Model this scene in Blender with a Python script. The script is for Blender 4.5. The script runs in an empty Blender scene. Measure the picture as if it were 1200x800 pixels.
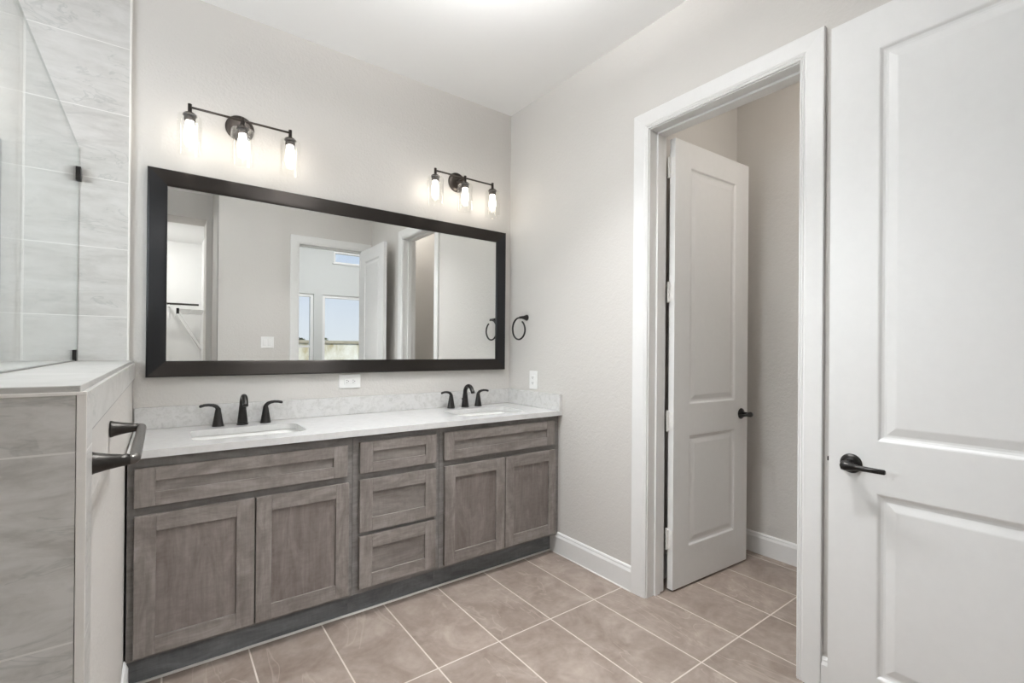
import bpy, bmesh, math, random
from mathutils import Matrix, Vector
random.seed(7)
S = bpy.context.scene
COL = S.collection
R = math.radians

# ------------------------------------------------------------------ camera, world, exposure
cam_d = bpy.data.cameras.new('camera'); cam = bpy.data.objects.new('camera', cam_d); COL.objects.link(cam)
cam_d.sensor_fit = 'HORIZONTAL'; cam_d.sensor_width = 36.0
cam_d.lens = 36.0 * 553.668 / 1200.0
cam_d.shift_y = (408.037 - 400.0) / 1200.0
cam_d.clip_start = 0.02
rt = Vector((0.80315, -0.59572, 0.00797)); up = Vector((-0.00781, 0.00284, 0.99997)); fw = Vector((0.59572, 0.80319, 0.00237))
cm = Matrix.Identity(4)
for i in range(3):
    cm[i][0] = rt[i]; cm[i][1] = up[i]; cm[i][2] = -fw[i]
cm[0][3], cm[1][3], cm[2][3] = -2.0579, -2.8079, 1.3024
cam.matrix_world = cm
S.camera = cam
S.view_settings.view_transform = 'Standard'; S.view_settings.look = 'None'
S.view_settings.gamma = 1.0; S.view_settings.use_curve_mapping = False
S.view_settings.exposure = 0.14
S.cycles.diffuse_bounces = 8
BULB = 12.0          # emission of the vanity bulbs
CAN = 104.0           # emission inside the added bathroom bowl lamp (shines up at the ceiling)
ROOM = 120.0           # emission of the added bedroom ceiling light

world = bpy.data.worlds.new('sky'); S.world = world; world.use_nodes = True
nt = world.node_tree; nt.nodes.clear()
wo = nt.nodes.new('ShaderNodeOutputWorld'); bg = nt.nodes.new('ShaderNodeBackground')
tc = nt.nodes.new('ShaderNodeTexCoord'); sp = nt.nodes.new('ShaderNodeSeparateXYZ'); rp = nt.nodes.new('ShaderNodeValToRGB')
nt.links.new(tc.outputs['Generated'], sp.inputs[0]); nt.links.new(sp.outputs['Z'], rp.inputs[0])
rp.color_ramp.elements[0].position = 0.0; rp.color_ramp.elements[0].color = (0.86, 0.90, 0.97, 1)
rp.color_ramp.elements[1].position = 0.35; rp.color_ramp.elements[1].color = (0.46, 0.62, 0.93, 1)
nt.links.new(rp.outputs[0], bg.inputs[0]); bg.inputs[1].default_value = 1.0
nt.links.new(bg.outputs[0], wo.inputs[0])

sun_d = bpy.data.lights.new('sun', 'SUN'); sun_d.energy = 4.5; sun_d.angle = R(.6); sun_d.color = (1.0, .96, .88)
sun = bpy.data.objects.new('sun', sun_d); COL.objects.link(sun); sun.location = (0, 4, 12)
sun.rotation_euler = Vector((-.25, -.62, -.74)).to_track_quat('-Z', 'Y').to_euler()

# ------------------------------------------------------------------ node helpers
def new_mat(name):
    m = bpy.data.materials.new(name); m.use_nodes = True
    n = m.node_tree; n.nodes.clear()
    o = n.nodes.new('ShaderNodeOutputMaterial')
    return m, n, o
def N(n, typ, **kw):
    d = n.nodes.new(typ)
    for k, v in kw.items():
        if hasattr(d, k): setattr(d, k, v)
    return d
def L(n, a, b): n.links.new(a, b)
def pbsdf(n, o, color=(.8, .8, .8), rough=.5, metal=0.0, spec=.5):
    p = n.nodes.new('ShaderNodeBsdfPrincipled')
    p.inputs['Base Color'].default_value = (*color, 1); p.inputs['Roughness'].default_value = rough
    p.inputs['Metallic'].default_value = metal; p.inputs['Specular IOR Level'].default_value = spec
    L(n, p.outputs[0], o.inputs[0]); return p
def noise(n, vec, scale, detail=3, rough=.55, dist=0.0):
    t = n.nodes.new('ShaderNodeTexNoise'); t.inputs['Scale'].default_value = scale
    t.inputs['Detail'].default_value = detail; t.inputs['Roughness'].default_value = rough
    t.inputs['Distortion'].default_value = dist
    L(n, vec, t.inputs['Vector']); return t.outputs['Fac']
def ramp(n, fac, stops):
    r = n.nodes.new('ShaderNodeValToRGB'); el = r.color_ramp.elements
    while len(el) < len(stops): el.new(0.5)
    for e, (p, c) in zip(el, stops):
        e.position = p; e.color = (*c, 1)
    L(n, fac, r.inputs[0]); return r.outputs[0]
def mapping(n, vec, scale=(1, 1, 1), loc=(0, 0, 0)):
    m = n.nodes.new('ShaderNodeMapping'); m.inputs['Scale'].default_value = scale; m.inputs['Location'].default_value = loc
    L(n, vec, m.inputs[0]); return m.outputs[0]
def math_(n, op, a, b=None):
    m = n.nodes.new('ShaderNodeMath'); m.operation = op
    for i, v in enumerate((a, b)):
        if v is None: continue
        if isinstance(v, (int, float)): m.inputs[i].default_value = v
        else: L(n, v, m.inputs[i])
    return m.outputs[0]
def mixc(n, fac, a, b, mode='MIX'):
    m = n.nodes.new('ShaderNodeMix'); m.data_type = 'RGBA'; m.blend_type = mode
    ins = [s for s in m.inputs if s.type == 'RGBA']; outs = [s for s in m.outputs if s.type == 'RGBA']
    f = m.inputs[0]
    if isinstance(fac, (int, float)): f.default_value = fac
    else: L(n, fac, f)
    for s, v in zip(ins, (a, b)):
        if isinstance(v, tuple): s.default_value = (*v, 1)
        else: L(n, v, s)
    return outs[0]
def bump(n, h, p, strength=.1, dist=.001):
    b = n.nodes.new('ShaderNodeBump'); b.inputs['Strength'].default_value = strength; b.inputs['Distance'].default_value = dist
    L(n, h, b.inputs['Height']); L(n, b.outputs[0], p.inputs['Normal'])
def pos(n): return n.nodes.new('ShaderNodeNewGeometry').outputs['Position']

# ------------------------------------------------------------------ materials
def paint(name, c, rough=.75, bs=.25, sc=140, spec=.3, bd=.0015):
    m, n, o = new_mat(name); p = pbsdf(n, o, c, rough, spec=spec)
    v = pos(n); h = noise(n, v, sc, 2); h2 = noise(n, v, sc * .4, 2)
    bump(n, math_(n, 'ADD', h, h2), p, bs, bd)
    return m
M_WALL = paint('wall_paint', (.632, .612, .586), .7, .55, 80, .3, .0026)
M_CEIL = paint('ceiling_paint', (.85, .85, .845), .85, .3)
M_BED = paint('bedroom_paint', (.56, .57, .56), .7, .2)
M_CLOSET = paint('closet_paint', (.80, .80, .79), .7, .2)
def plain(name, c, rough=.5, metal=0.0, spec=.5, sc=60, amt=.04, bs=0.0):
    m, n, o = new_mat(name); p = pbsdf(n, o, c, rough, metal, spec)
    f = noise(n, pos(n), sc, 3)
    d = tuple(max(0, x * (1 - amt)) for x in c)
    L(n, ramp(n, f, [(.3, d), (.7, c)]), p.inputs['Base Color'])
    if bs: bump(n, f, p, bs, .0006)
    return m
M_TRIM = plain('trim_white_enamel', (.79, .788, .78), .33, sc=30, amt=.02)
M_DOOR = plain('door_white_enamel', (.77, .77, .765), .38, sc=30, amt=.02)
M_HINGE = plain('hinge_painted_white', (.80, .79, .77), .3, sc=80)
M_PLATE = plain('white_plastic', (.86, .86, .85), .28, sc=40, amt=.01)
M_SLOT = plain('dark_slot', (.05, .05, .05), .6)
M_BLACK = plain('oil_rubbed_black', (.022, .020, .019), .30, metal=.55, spec=.6, sc=40, amt=.2)
M_BRONZE = plain('oil_rubbed_bronze', (.070, .058, .050), .34, metal=.7, spec=.6, sc=40, amt=.2)
M_BAR = plain('brushed_gunmetal', (.16, .15, .14), .30, metal=.85, sc=200, amt=.15)
M_BARD = plain('gunmetal_post', (.060, .056, .052), .32, metal=.8, sc=60, amt=.2)
M_PORC = plain('white_porcelain', (.84, .84, .82), .10, sc=10, amt=.01)
M_CHROME = plain('drain_metal', (.10, .09, .085), .25, metal=.9)
M_CAULK = plain('white_caulk', (.84, .82, .79), .6)
M_RUBBER = plain('black_cap', (.02, .02, .02), .5)

def frame_mat(name, axis, col=(.027, .026, .027)):
    m, n, o = new_mat(name)
    p = pbsdf(n, o, col, .33, .95, .6)
    p.inputs['Anisotropic'].default_value = 1.0
    t = n.nodes.new('ShaderNodeCombineXYZ'); t.inputs[0].default_value, t.inputs[1].default_value, t.inputs[2].default_value = axis
    L(n, t.outputs[0], p.inputs['Tangent'])
    return m
M_FRAME = [frame_mat('warm_lit_black_rail', (0, 0, 1), (.050, .045, .042)), frame_mat('black_brushed_side', (1, 0, 0), (.044, .044, .046))]  # brown rail tint paints in the warm light falling there
def mirror_mat():
    m, n, o = new_mat('silvered_mirror'); g = n.nodes.new('ShaderNodeBsdfGlossy')
    g.inputs['Color'].default_value = (.85, .86, .85, 1); g.inputs['Roughness'].default_value = 0.0
    L(n, g.outputs[0], o.inputs[0]); return m
M_MIRROR = mirror_mat()
def glass_mat(name, tint):
    m, n, o = new_mat(name)
    tr = n.nodes.new('ShaderNodeBsdfTransparent'); tr.inputs[0].default_value = (*tint, 1)
    gl = n.nodes.new('ShaderNodeBsdfGlossy'); gl.inputs['Roughness'].default_value = 0.0; gl.inputs[0].default_value = (1, 1, 1, 1)
    fr = n.nodes.new('ShaderNodeFresnel'); geo = n.nodes.new('ShaderNodeNewGeometry')
    ior = math_(n, 'ADD', math_(n, 'MULTIPLY', geo.outputs['Backfacing'], 1 / 1.5 - 1.5), 1.5)
    L(n, ior, fr.inputs[0])
    mx = n.nodes.new('ShaderNodeMixShader'); L(n, fr.outputs[0], mx.inputs[0]); L(n, tr.outputs[0], mx.inputs[1]); L(n, gl.outputs[0], mx.inputs[2])
    L(n, mx.outputs[0], o.inputs[0]); return m
M_GLASS = glass_mat('clear_glass', (.97, .985, .98))
M_SHADE = glass_mat('shade_glass', (.985, .985, .98))
def emis(name, c, s):
    m, n, o = new_mat(name); e = n.nodes.new('ShaderNodeEmission'); e.inputs[0].default_value = (*c, 1); e.inputs[1].default_value = s
    L(n, e.outputs[0], o.inputs[0]); return m
M_BULB = emis('lit_bulb', (1.0, .93, .83), BULB)
M_CAN = emis('bounce_fill_bowl_lamp', (1.0, 1.0, .995), CAN)
M_BOWL = emis('fill_opal_bowl', (1.0, .995, .985), 15.0)
M_CLOS = emis('closet_fill_lamp', (1.0, .99, .98), 100.0)
M_WC = emis('alcove_fill_lamp', (1.0, .95, .89), 30.0)
M_FROST = emis('fill_frosted_glass', (.90, .955, 1.0), 8.5)
M_LENS = emis('fill_spot_lens', (1, 1, 1), 6.0)
M_ROOM = emis('bedroom_fill_lamp', (.97, .985, 1.0), ROOM)

def wood(name, axis, lo, hi, rough=.45):
    """stained maple; the grain runs along axis ('x' or 'z')"""
    m, n, o = new_mat(name); p = pbsdf(n, o, hi, rough, spec=.4)
    t = n.nodes.new('ShaderNodeTexCoord'); inf = n.nodes.new('ShaderNodeObjectInfo')
    off = n.nodes.new('ShaderNodeVectorMath'); off.operation = 'SCALE'; off.inputs[0].default_value = (7.3, 3.1, 5.7)
    L(n, inf.outputs['Random'], off.inputs['Scale'])
    ad = n.nodes.new('ShaderNodeVectorMath'); ad.operation = 'ADD'; L(n, pos(n), ad.inputs[0]); L(n, off.outputs[0], ad.inputs[1])
    v = ad.outputs[0]
    sc = (1.6, 30, 26) if axis == 'x' else (26, 30, 1.6)
    g = noise(n, mapping(n, v, sc), 3.0, 5, .6, .9)
    big = noise(n, mapping(n, v, (2.2, 3, 7) if axis == 'x' else (7, 3, 2.2)), 1.7, 5, .62, 1.6)
    saw = noise(n, mapping(n, v, (70, 8, 22) if axis == 'x' else (22, 8, 70)), 1.2, 2, .5, .5)
    f = math_(n, 'ADD', math_(n, 'ADD', math_(n, 'MULTIPLY', g, .26), math_(n, 'MULTIPLY', big, .60)), math_(n, 'MULTIPLY', saw, .14))
    L(n, ramp(n, f, [(.38, lo), (.51, tuple((a + b) / 2 for a, b in zip(lo, hi))), (.62, hi)]), p.inputs['Base Color'])
    bump(n, g, p, .12, .0006)
    return m
LO, HI = (0.158, 0.137, 0.123), (0.280, 0.254, 0.237)
M_WX = wood('stained_wood_rail', 'x', LO, HI)
M_WZ = wood('stained_wood_stile', 'z', LO, HI)
M_WP = wood('stained_wood_panel', 'z', (0.144, 0.121, 0.109), (0.238, 0.212, 0.195))
M_WPX = wood('stained_wood_drawer_panel', 'x', (0.144, 0.126, 0.114), (0.241, 0.220, 0.203))
M_WF = wood('stained_wood_face_frame', 'x', (0.134, 0.124, 0.115), (0.230, 0.220, 0.210))
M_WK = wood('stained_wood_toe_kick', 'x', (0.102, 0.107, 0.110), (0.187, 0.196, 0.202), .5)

def floor_mat():
    m, n, o = new_mat('floor_porcelain_tile'); p = pbsdf(n, o, (.3, .25, .22), .42, spec=.45)
    v = pos(n); s = n.nodes.new('ShaderNodeSeparateXYZ'); L(n, v, s.inputs[0])
    SX, SY, G = .3025, .6114, .0055
    def cell(c, o0, pitch):
        f = math_(n, 'DIVIDE', math_(n, 'SUBTRACT', c, o0), pitch)
        fr = math_(n, 'FRACT', f); d = math_(n, 'MULTIPLY', math_(n, 'MINIMUM', fr, math_(n, 'SUBTRACT', 1.0, fr)), pitch)
        return math_(n, 'LESS_THAN', d, G / 2 + .0003), math_(n, 'FLOOR', f), d
    gx, ix, dx = cell(s.outputs[0], -.2329, SX); gy, iy, dy = cell(s.outputs[1], -1.0847, SY)
    grout = math_(n, 'MAXIMUM', gx, gy)
    rnd = n.nodes.new('ShaderNodeTexWhiteNoise'); rnd.noise_dimensions = '2D'
    cb = n.nodes.new('ShaderNodeCombineXYZ'); L(n, ix, cb.inputs[0]); L(n, iy, cb.inputs[1]); L(n, cb.outputs[0], rnd.inputs['Vector'])
    off = n.nodes.new('ShaderNodeVectorMath'); off.operation = 'SCALE'; L(n, rnd.outputs['Color'], off.inputs[0]); off.inputs['Scale'].default_value = 9.0
    ad = n.nodes.new('ShaderNodeVectorMath'); ad.operation = 'ADD'; L(n, v, ad.inputs[0]); L(n, off.outputs[0], ad.inputs[1])
    tv = ad.outputs[0]
    a = noise(n, tv, 5.0, 6, .62, 1.0); b = noise(n, tv, 30, 4, .6)
    f = math_(n, 'ADD', math_(n, 'MULTIPLY', a, .75), math_(n, 'MULTIPLY', b, .25))
    base = ramp(n, f, [(.32, (.200, .156, .132)), (.5, (.276, .224, .192)), (.68, (.368, .310, .270))])
    vn = noise(n, mapping(n, tv, (1.0, .35, 1)), 4.2, 3, .5, 1.6)
    vein = math_(n, 'SUBTRACT', 1.0, math_(n, 'MINIMUM', 1.0, math_(n, 'MULTIPLY', math_(n, 'ABSOLUTE', math_(n, 'SUBTRACT', vn, .5)), 95.0)))
    mask = math_(n, 'GREATER_THAN', noise(n, tv, 2.2, 1), .50)
    base = mixc(n, math_(n, 'MULTIPLY', math_(n, 'MULTIPLY', vein, mask), .45), base, (.46, .39, .34))
    tone = math_(n, 'ADD', .93, math_(n, 'MULTIPLY', rnd.outputs['Value'], .14))
    tn = n.nodes.new('ShaderNodeVectorMath'); tn.operation = 'SCALE'; L(n, base, tn.inputs[0]); L(n, tone, tn.inputs['Scale'])
    col = mixc(n, grout, tn.outputs[0], (.60, .54, .49))
    L(n, col, p.inputs['Base Color'])
    L(n, math_(n, 'ADD', .38, math_(n, 'MULTIPLY', grout, .4)), p.inputs['Roughness'])
    bump(n, math_(n, 'SUBTRACT', math_(n, 'MULTIPLY', b, .15), grout), p, .35, .0015)
    return m
M_FLOOR = floor_mat()

def tile_mat(name, zjoints=True, vaxis=None, v0=0.0, vp=.6114, dark=1.0, con=1.0):
    """large format stone-look wall tile"""
    m, n, o = new_mat(name); p = pbsdf(n, o, (.6, .6, .58), .38, spec=.45)
    v = pos(n); s = n.nodes.new('ShaderNodeSeparateXYZ'); L(n, v, s.inputs[0])
    g = None; iz = None
    def cell(c, o0, pitch, w=.0032):
        f = math_(n, 'DIVIDE', math_(n, 'SUBTRACT', c, o0), pitch)
        fr = math_(n, 'FRACT', f); d = math_(n, 'MULTIPLY', math_(n, 'MINIMUM', fr, math_(n, 'SUBTRACT', 1.0, fr)), pitch)
        return math_(n, 'LESS_THAN', d, w / 2), math_(n, 'FLOOR', f)
    tv = v
    if zjoints:
        g, iz = cell(s.outputs[2], 1.437 - .307 * 10, .307)
        cb = n.nodes.new('ShaderNodeCombineXYZ')
        L(n, math_(n, 'MULTIPLY', iz, 3.7), cb.inputs[0]); L(n, math_(n, 'MULTIPLY', iz, 1.9), cb.inputs[1])
        ad = n.nodes.new('ShaderNodeVectorMath'); ad.operation = 'ADD'; L(n, v, ad.inputs[0]); L(n, cb.outputs[0], ad.inputs[1]); tv = ad.outputs[0]
    if vaxis is not None:
        g2, _ = cell(s.outputs[vaxis], v0, vp)
        g = g2 if g is None else math_(n, 'MAXIMUM', g, g2)
    flow = noise(n, mapping(n, tv, (1.3, 1.3, 4.5)), 2.2, 6, .62, 1.4)
    fine = noise(n, mapping(n, tv, (8, 8, 22)), 2.2, 5, .65, .8)
    f = math_(n, 'ADD', math_(n, 'MULTIPLY', flow, .7), math_(n, 'MULTIPLY', fine, .3))
    k = dark
    base = ramp(n, f, [(.5 - .2 / con, (.47 * k, .46 * k, .44 * k)), (.5, (.585 * k, .575 * k, .555 * k)), (.5 + .2 / con, (.66 * k, .65 * k, .635 * k))])
    vn = noise(n, mapping(n, tv, (1.0, 1.0, 3.4)), 3.0, 4, .55, 1.8)
    vein = math_(n, 'SUBTRACT', 1.0, math_(n, 'MINIMUM', 1.0, math_(n, 'MULTIPLY', math_(n, 'ABSOLUTE', math_(n, 'SUBTRACT', vn, .52)), 45.0)))
    mask = math_(n, 'GREATER_THAN', noise(n, tv, 3.0, 2), .52)
    base = mixc(n, math_(n, 'MULTIPLY', math_(n, 'MULTIPLY', vein, mask), .34), base, (.30 * k, .32 * k, .31 * k))
    if g is not None:
        base = mixc(n, g, base, (.76, .75, .73))
        bump(n, math_(n, 'SUBTRACT', math_(n, 'MULTIPLY', fine, .1), g), p, .3, .001)
    L(n, base, p.inputs['Base Color'])
    return m
M_TILE = tile_mat('shower_wall_tile', True, 0, -2.18)
M_TILEEND = tile_mat('pony_wall_end_tile', True, con=2.4)
M_TILESIDE = tile_mat('pony_wall_side_tile', True, 1, -1.17)
M_TILECAP = tile_mat('pony_wall_cap_tile', False, 1, -1.17, dark=.86)

def quartz(name, lo, hi, rough):
    m, n, o = new_mat(name); p = pbsdf(n, o, hi, rough, spec=.5)
    v = pos(n); a = noise(n, v, 28, 5, .6, .8); b = noise(n, v, 160, 2)
    f = math_(n, 'ADD', math_(n, 'MULTIPLY', a, .75), math_(n, 'MULTIPLY', b, .25))
    L(n, ramp(n, f, [(.36, lo), (.54, hi), (.7, hi)]), p.inputs['Base Color']); return m
M_QUARTZ = quartz('white_quartz', (.60, .597, .59), (.64, .637, .63), .07)
M_QUARTZB = quartz('mottled_quartz', (.56, .555, .54), (.67, .665, .655), .13)

# ------------------------------------------------------------------ mesh helpers
def box(bm, x0, x1, y0, y1, z0, z1, mi=0, bev=0.0):
    x0, x1 = min(x0, x1), max(x0, x1); y0, y1 = min(y0, y1), max(y0, y1); z0, z1 = min(z0, z1), max(z0, z1)
    t = bmesh.new() if bev else bm
    vs = [t.verts.new(c) for c in ((x0, y0, z0), (x1, y0, z0), (x1, y1, z0), (x0, y1, z0), (x0, y0, z1), (x1, y0, z1), (x1, y1, z1), (x0, y1, z1))]
    fs = [t.faces.new([vs[i] for i in f]) for f in ((0, 3, 2, 1), (4, 5, 6, 7), (0, 1, 5, 4), (1, 2, 6, 5), (2, 3, 7, 6), (3, 0, 4, 7))]
    for f in fs: f.material_index = mi
    if bev:
        bmesh.ops.bevel(t, geom=list(t.edges), offset=bev, segments=2, profile=.5, affect='EDGES')
        for f in t.faces: f.material_index = mi
        merge(bm, t)
def merge(bm, t):
    mp = {v: bm.verts.new(v.co) for v in t.verts}
    for f in t.faces:
        nf = bm.faces.new([mp[v] for v in f.verts]); nf.material_index = f.material_index; nf.smooth = f.smooth
    t.free()
def tube(bm, pts, rad, seg=14, caps=True, mi=0):
    pts = [Vector(p) for p in pts]
    rads = rad if isinstance(rad, (list, tuple)) else [rad] * len(pts)
    rings = []; nrm = None
    for i, p in enumerate(pts):
        d = (pts[min(i + 1, len(pts) - 1)] - pts[max(i - 1, 0)])
        if 0 < i < len(pts) - 1: d = (pts[i + 1] - p).normalized() + (p - pts[i - 1]).normalized()
        d.normalize()
        if nrm is None:
            a = Vector((0, 0, 1)) if abs(d.z) < .9 else Vector((1, 0, 0)); nrm = d.cross(a).normalized()
        else:
            nrm = (nrm - d * nrm.dot(d)).normalized()
        b = d.cross(nrm)
        rings.append([bm.verts.new(p + (nrm * math.cos(2 * math.pi * k / seg) + b * math.sin(2 * math.pi * k / seg)) * rads[i]) for k in range(seg)])
    for a, b in zip(rings, rings[1:]):
        for k in range(seg):
            f = bm.faces.new((a[k], a[(k + 1) % seg], b[(k + 1) % seg], b[k])); f.smooth = True; f.material_index = mi
    if caps:
        bm.faces.new(rings[0][::-1]).material_index = mi; bm.faces.new(rings[-1]).material_index = mi
def lathe(bm, prof, c=(0, 0, 0), axis='z', seg=28, mi=0, cap0=True, cap1=True, smooth=True):
    """prof: (radius, height) pairs"""
    rings = []
    for r, h in prof:
        ring = []
        for k in range(seg):
            a = 2 * math.pi * k / seg; u, w = r * math.cos(a), r * math.sin(a)
            q = (u, w, h) if axis == 'z' else ((u, -h, w) if axis == '-y' else ((h, u, w) if axis == 'x' else (-h, w, u)))
            ring.append(bm.verts.new((c[0] + q[0], c[1] + q[1], c[2] + q[2])))
        rings.append(ring)
    for a, b in zip(rings, rings[1:]):
        for k in range(seg):
            f = bm.faces.new((a[k], a[(k + 1) % seg], b[(k + 1) % seg], b[k])); f.smooth = smooth; f.material_index = mi
    if cap0: bm.faces.new(rings[0][::-1]).material_index = mi
    if cap1: bm.faces.new(rings[-1]).material_index = mi
def obj(name, bm, mats, parent=None, recalc=True, origin=None, autosmooth=None):
    if recalc: bmesh.ops.recalc_face_normals(bm, faces=bm.faces)
    me = bpy.data.meshes.new(name); 
    if origin is not None: bmesh.ops.translate(bm, verts=bm.verts, vec=-Vector(origin))
    bm.to_mesh(me); bm.free()
    for m in (mats if isinstance(mats, (list, tuple)) else [mats]): me.materials.append(m)
    o = bpy.data.objects.new(name, me); COL.objects.link(o)
    if parent is not None:
        o.parent = parent
        if origin is None:
            w = Vector(parent.get('_w', (0, 0, 0))); me.transform(Matrix.Translation(-w))
    elif origin is not None: o.location = origin
    return o
def empty(name, loc, label=None, cat=None, group=None, kind=None):
    o = bpy.data.objects.new(name, None); COL.objects.link(o); o.location = loc; o.empty_display_size = .05
    o['_w'] = list(loc)
    tag(o, label, cat, group, kind); return o
def tag(o, label=None, cat=None, group=None, kind=None):
    if label: o['label'] = label
    if cat: o['category'] = cat
    if group: o['group'] = group
    if kind: o['kind'] = kind
def struct(name, bm, mats):
    o = obj(name, bm, mats); o['kind'] = 'structure'; return o
def copy_tree(o, parent=None):
    c = o.copy(); COL.objects.link(c)
    if parent is not None: c.parent = parent
    for ch in list(o.children): copy_tree(ch, c)
    return c

# ------------------------------------------------------------------ room shell
H = 3.0214
YF = -2.90          # entry wall (door to the bedroom)
XP = -2.163         # painted face of the pony wall
bm = bmesh.new(); box(bm, -3.6, 2.7, -7.2, .12, -.12, 0); struct('floor', bm, M_FLOOR)
bm = bmesh.new(); box(bm, -3.6, 1.3, -3.62, .12, H, H + .1); struct('ceiling', bm, M_CEIL)
bm = bmesh.new(); box(bm, -3.6, 1.2, 0, .12, 0, H); struct('wall_back', bm, M_WALL)
LW = (-1.60, -.45, 1.50, 2.55)      # added fill window, unseen, in the left wall
bm = bmesh.new(); box(bm, -3.6, -3.45, -3.6, LW[0], 0, H); box(bm, -3.6, -3.45, LW[1], 0, 0, H)
box(bm, -3.6, -3.45, LW[0], LW[1], 0, LW[2]); box(bm, -3.6, -3.45, LW[0], LW[1], LW[3], H); struct('wall_left', bm, M_WALL)
# right wall with the doorway of the toilet room
JA, JB, JH, WT = -1.222, -1.984, 2.484, .14       # rough opening
bm = bmesh.new()
box(bm, 0, WT, JA, 0, 0, H); box(bm, 0, WT, YF, JB, 0, H); box(bm, 0, WT, JB, JA, JH, H)
struct('wall_right', bm, M_WALL)
# entry wall with the bedroom doorway, then the deeper return and the closet wall
EA, EB = -.848, -.084
bm = bmesh.new()
box(bm, -1.60, EA, YF - .14, YF, 0, H); box(bm, EB, WT, YF - .14, YF, 0, H); box(bm, EA, EB, YF - .14, YF, JH, H)
box(bm, -1.60, -1.0, YF - .05, YF + .012, 0, H)
struct('wall_front', bm, M_WALL)
bm = bmesh.new(); box(bm, -1.60, -1.48, -4.0, YF - .14, 0, H); struct('wall_return', bm, M_WALL)
bm = bmesh.new()
box(bm, -1.658, -1.60, -3.98, -3.60, 0, H); box(bm, -3.6, -2.55, -3.98, -3.60, 0, H); box(bm, -2.55, -1.658, -3.98, -3.60, 2.743, H)
struct('wall_closet', bm, M_WALL)
# toilet room
bm = bmesh.new(); box(bm, WT, 1.2, -1.145, -1.0, 0, H); struct('wall_alcove_back', bm, M_WALL)
bm = bmesh.new(); box(bm, 1.055, 1.2, -2.9, -1.145, 0, H); struct('wall_alcove_right', bm, M_WALL)
bm = bmesh.new(); box(bm, WT, 1.2, -2.75, -2.6, 0, H); struct('wall_alcove_front', bm, M_WALL)
# closet behind the camera
bm = bmesh.new()
box(bm, -3.3, -1.5, -5.62, -5.5, 0, 2.9); struct('wall_closet_back', bm, M_CLOSET)
bm = bmesh.new(); box(bm, -1.6, -1.48, -5.5, -4.0, 0, 2.9); struct('wall_closet_right', bm, M_CLOSET)
bm = bmesh.new(); box(bm, -3.4, -3.3, -5.6, -3.98, 0, 2.9); struct('wall_closet_left', bm, M_CLOSET)
bm = bmesh.new(); box(bm, -3.4, -1.45, -5.62, -3.98, 2.80, 2.9); struct('ceiling_closet', bm, M_CEIL)
# bedroom beyond the entry door
HB = 3.55; YW = -7.0
bm = bmesh.new(); box(bm, -1.6, 2.7, YW - .2, YF - .14, HB, HB + .1); struct('ceiling_bedroom', bm, M_CEIL)
bm = bmesh.new(); box(bm, 2.6, 2.75, YW, YF - .14, 0, HB); struct('wall_bedroom_side', bm, M_BED)
bm = bmesh.new(); box(bm, -1.48, -1.36, YW, -3.04, 0, HB); struct('wall_bedroom_left', bm, M_BED)
bm = bmesh.new(); box(bm, WT, 2.7, YF - .14, YF - .02, 0, HB); box(bm, -1.36, WT, YF - .14, YF - .10, H, HB); struct('wall_bedroom_inner', bm, M_BED)
W1 = (-.62, .335, .55, 2.36); W2 = (.500, 2.05, .55, 2.36); W3 = (.715, 1.75, 3.01, 3.255)
bm = bmesh.new()
xs = [-1.4, W1[0], W1[1], W2[0], W2[1], 2.7]
for i in range(0, 6, 2): box(bm, xs[i], xs[i + 1], YW - .16, YW, 0, HB)
for w in (W1, W2): box(bm, w[0], w[1], YW - .16, YW, 0, w[2])
box(bm, W1[0], W1[1], YW - .16, YW, W1[3], HB)
box(bm, W2[0], W2[1], YW - .16, YW, W1[3], W3[2]); box(bm, W2[0], W2[1], YW - .16, YW, W3[3], HB)
box(bm, W2[0], W3[0], YW - .16, YW, W3[2], W3[3]); box(bm, W3[1], W2[1], YW - .16, YW, W3[2], W3[3])
struct('wall_bedroom_far', bm, M_BED)
def window(name, w, rail=None, f=.055):
    e = empty(name, (w[0], YW - .1, w[2]), kind='structure')
    b = bmesh.new(); y0, y1 = YW - .13, YW - .03
    box(b, w[0], w[0] + f, y0, y1, w[2], w[3]); box(b, w[1] - f, w[1], y0, y1, w[2], w[3])
    box(b, w[0] + f, w[1] - f, y0, y1, w[3] - f, w[3]); box(b, w[0] + f, w[1] - f, y0, y1, w[2], w[2] + f)
    if rail: box(b, w[0] + f, w[1] - f, y0 + .02, y1 - .02, rail - .02, rail + .02)
    obj('window_frame', b, M_TRIM, e)
    b = bmesh.new(); box(b, w[0] + f, w[1] - f, YW - .085, YW - .08, w[2] + f, w[3] - f); obj('window_pane', b, M_GLASS, e)
    b = bmesh.new(); box(b, w[0] - .03, w[1] + .03, YW + .001, YW + .03, w[2] - .02, w[2]); obj('window_sill', b, M_TRIM, e)
window('window_1', W1, 1.33); window('window_2', W2); window('window_3', W3, None, .035)

e = empty('window_fill', (-3.5, LW[0], LW[2]), kind='structure'); b = bmesh.new()  # unseen glowing window, added to light the right wall and tile
for y0, y1, z0, z1 in ((LW[0], LW[0] + .05, LW[2], LW[3]), (LW[1] - .05, LW[1], LW[2], LW[3]), (LW[0] + .05, LW[1] - .05, LW[2], LW[2] + .05), (LW[0] + .05, LW[1] - .05, LW[3] - .05, LW[3])): box(b, -3.56, -3.48, y0, y1, z0, z1)
obj('window_frame', b, M_TRIM, e)
b = bmesh.new(); box(b, -3.535, -3.525, LW[0] + .05, LW[1] - .05, LW[2] + .05, LW[3] - .05); obj('fill_pane', b, M_FROST, e)

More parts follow.
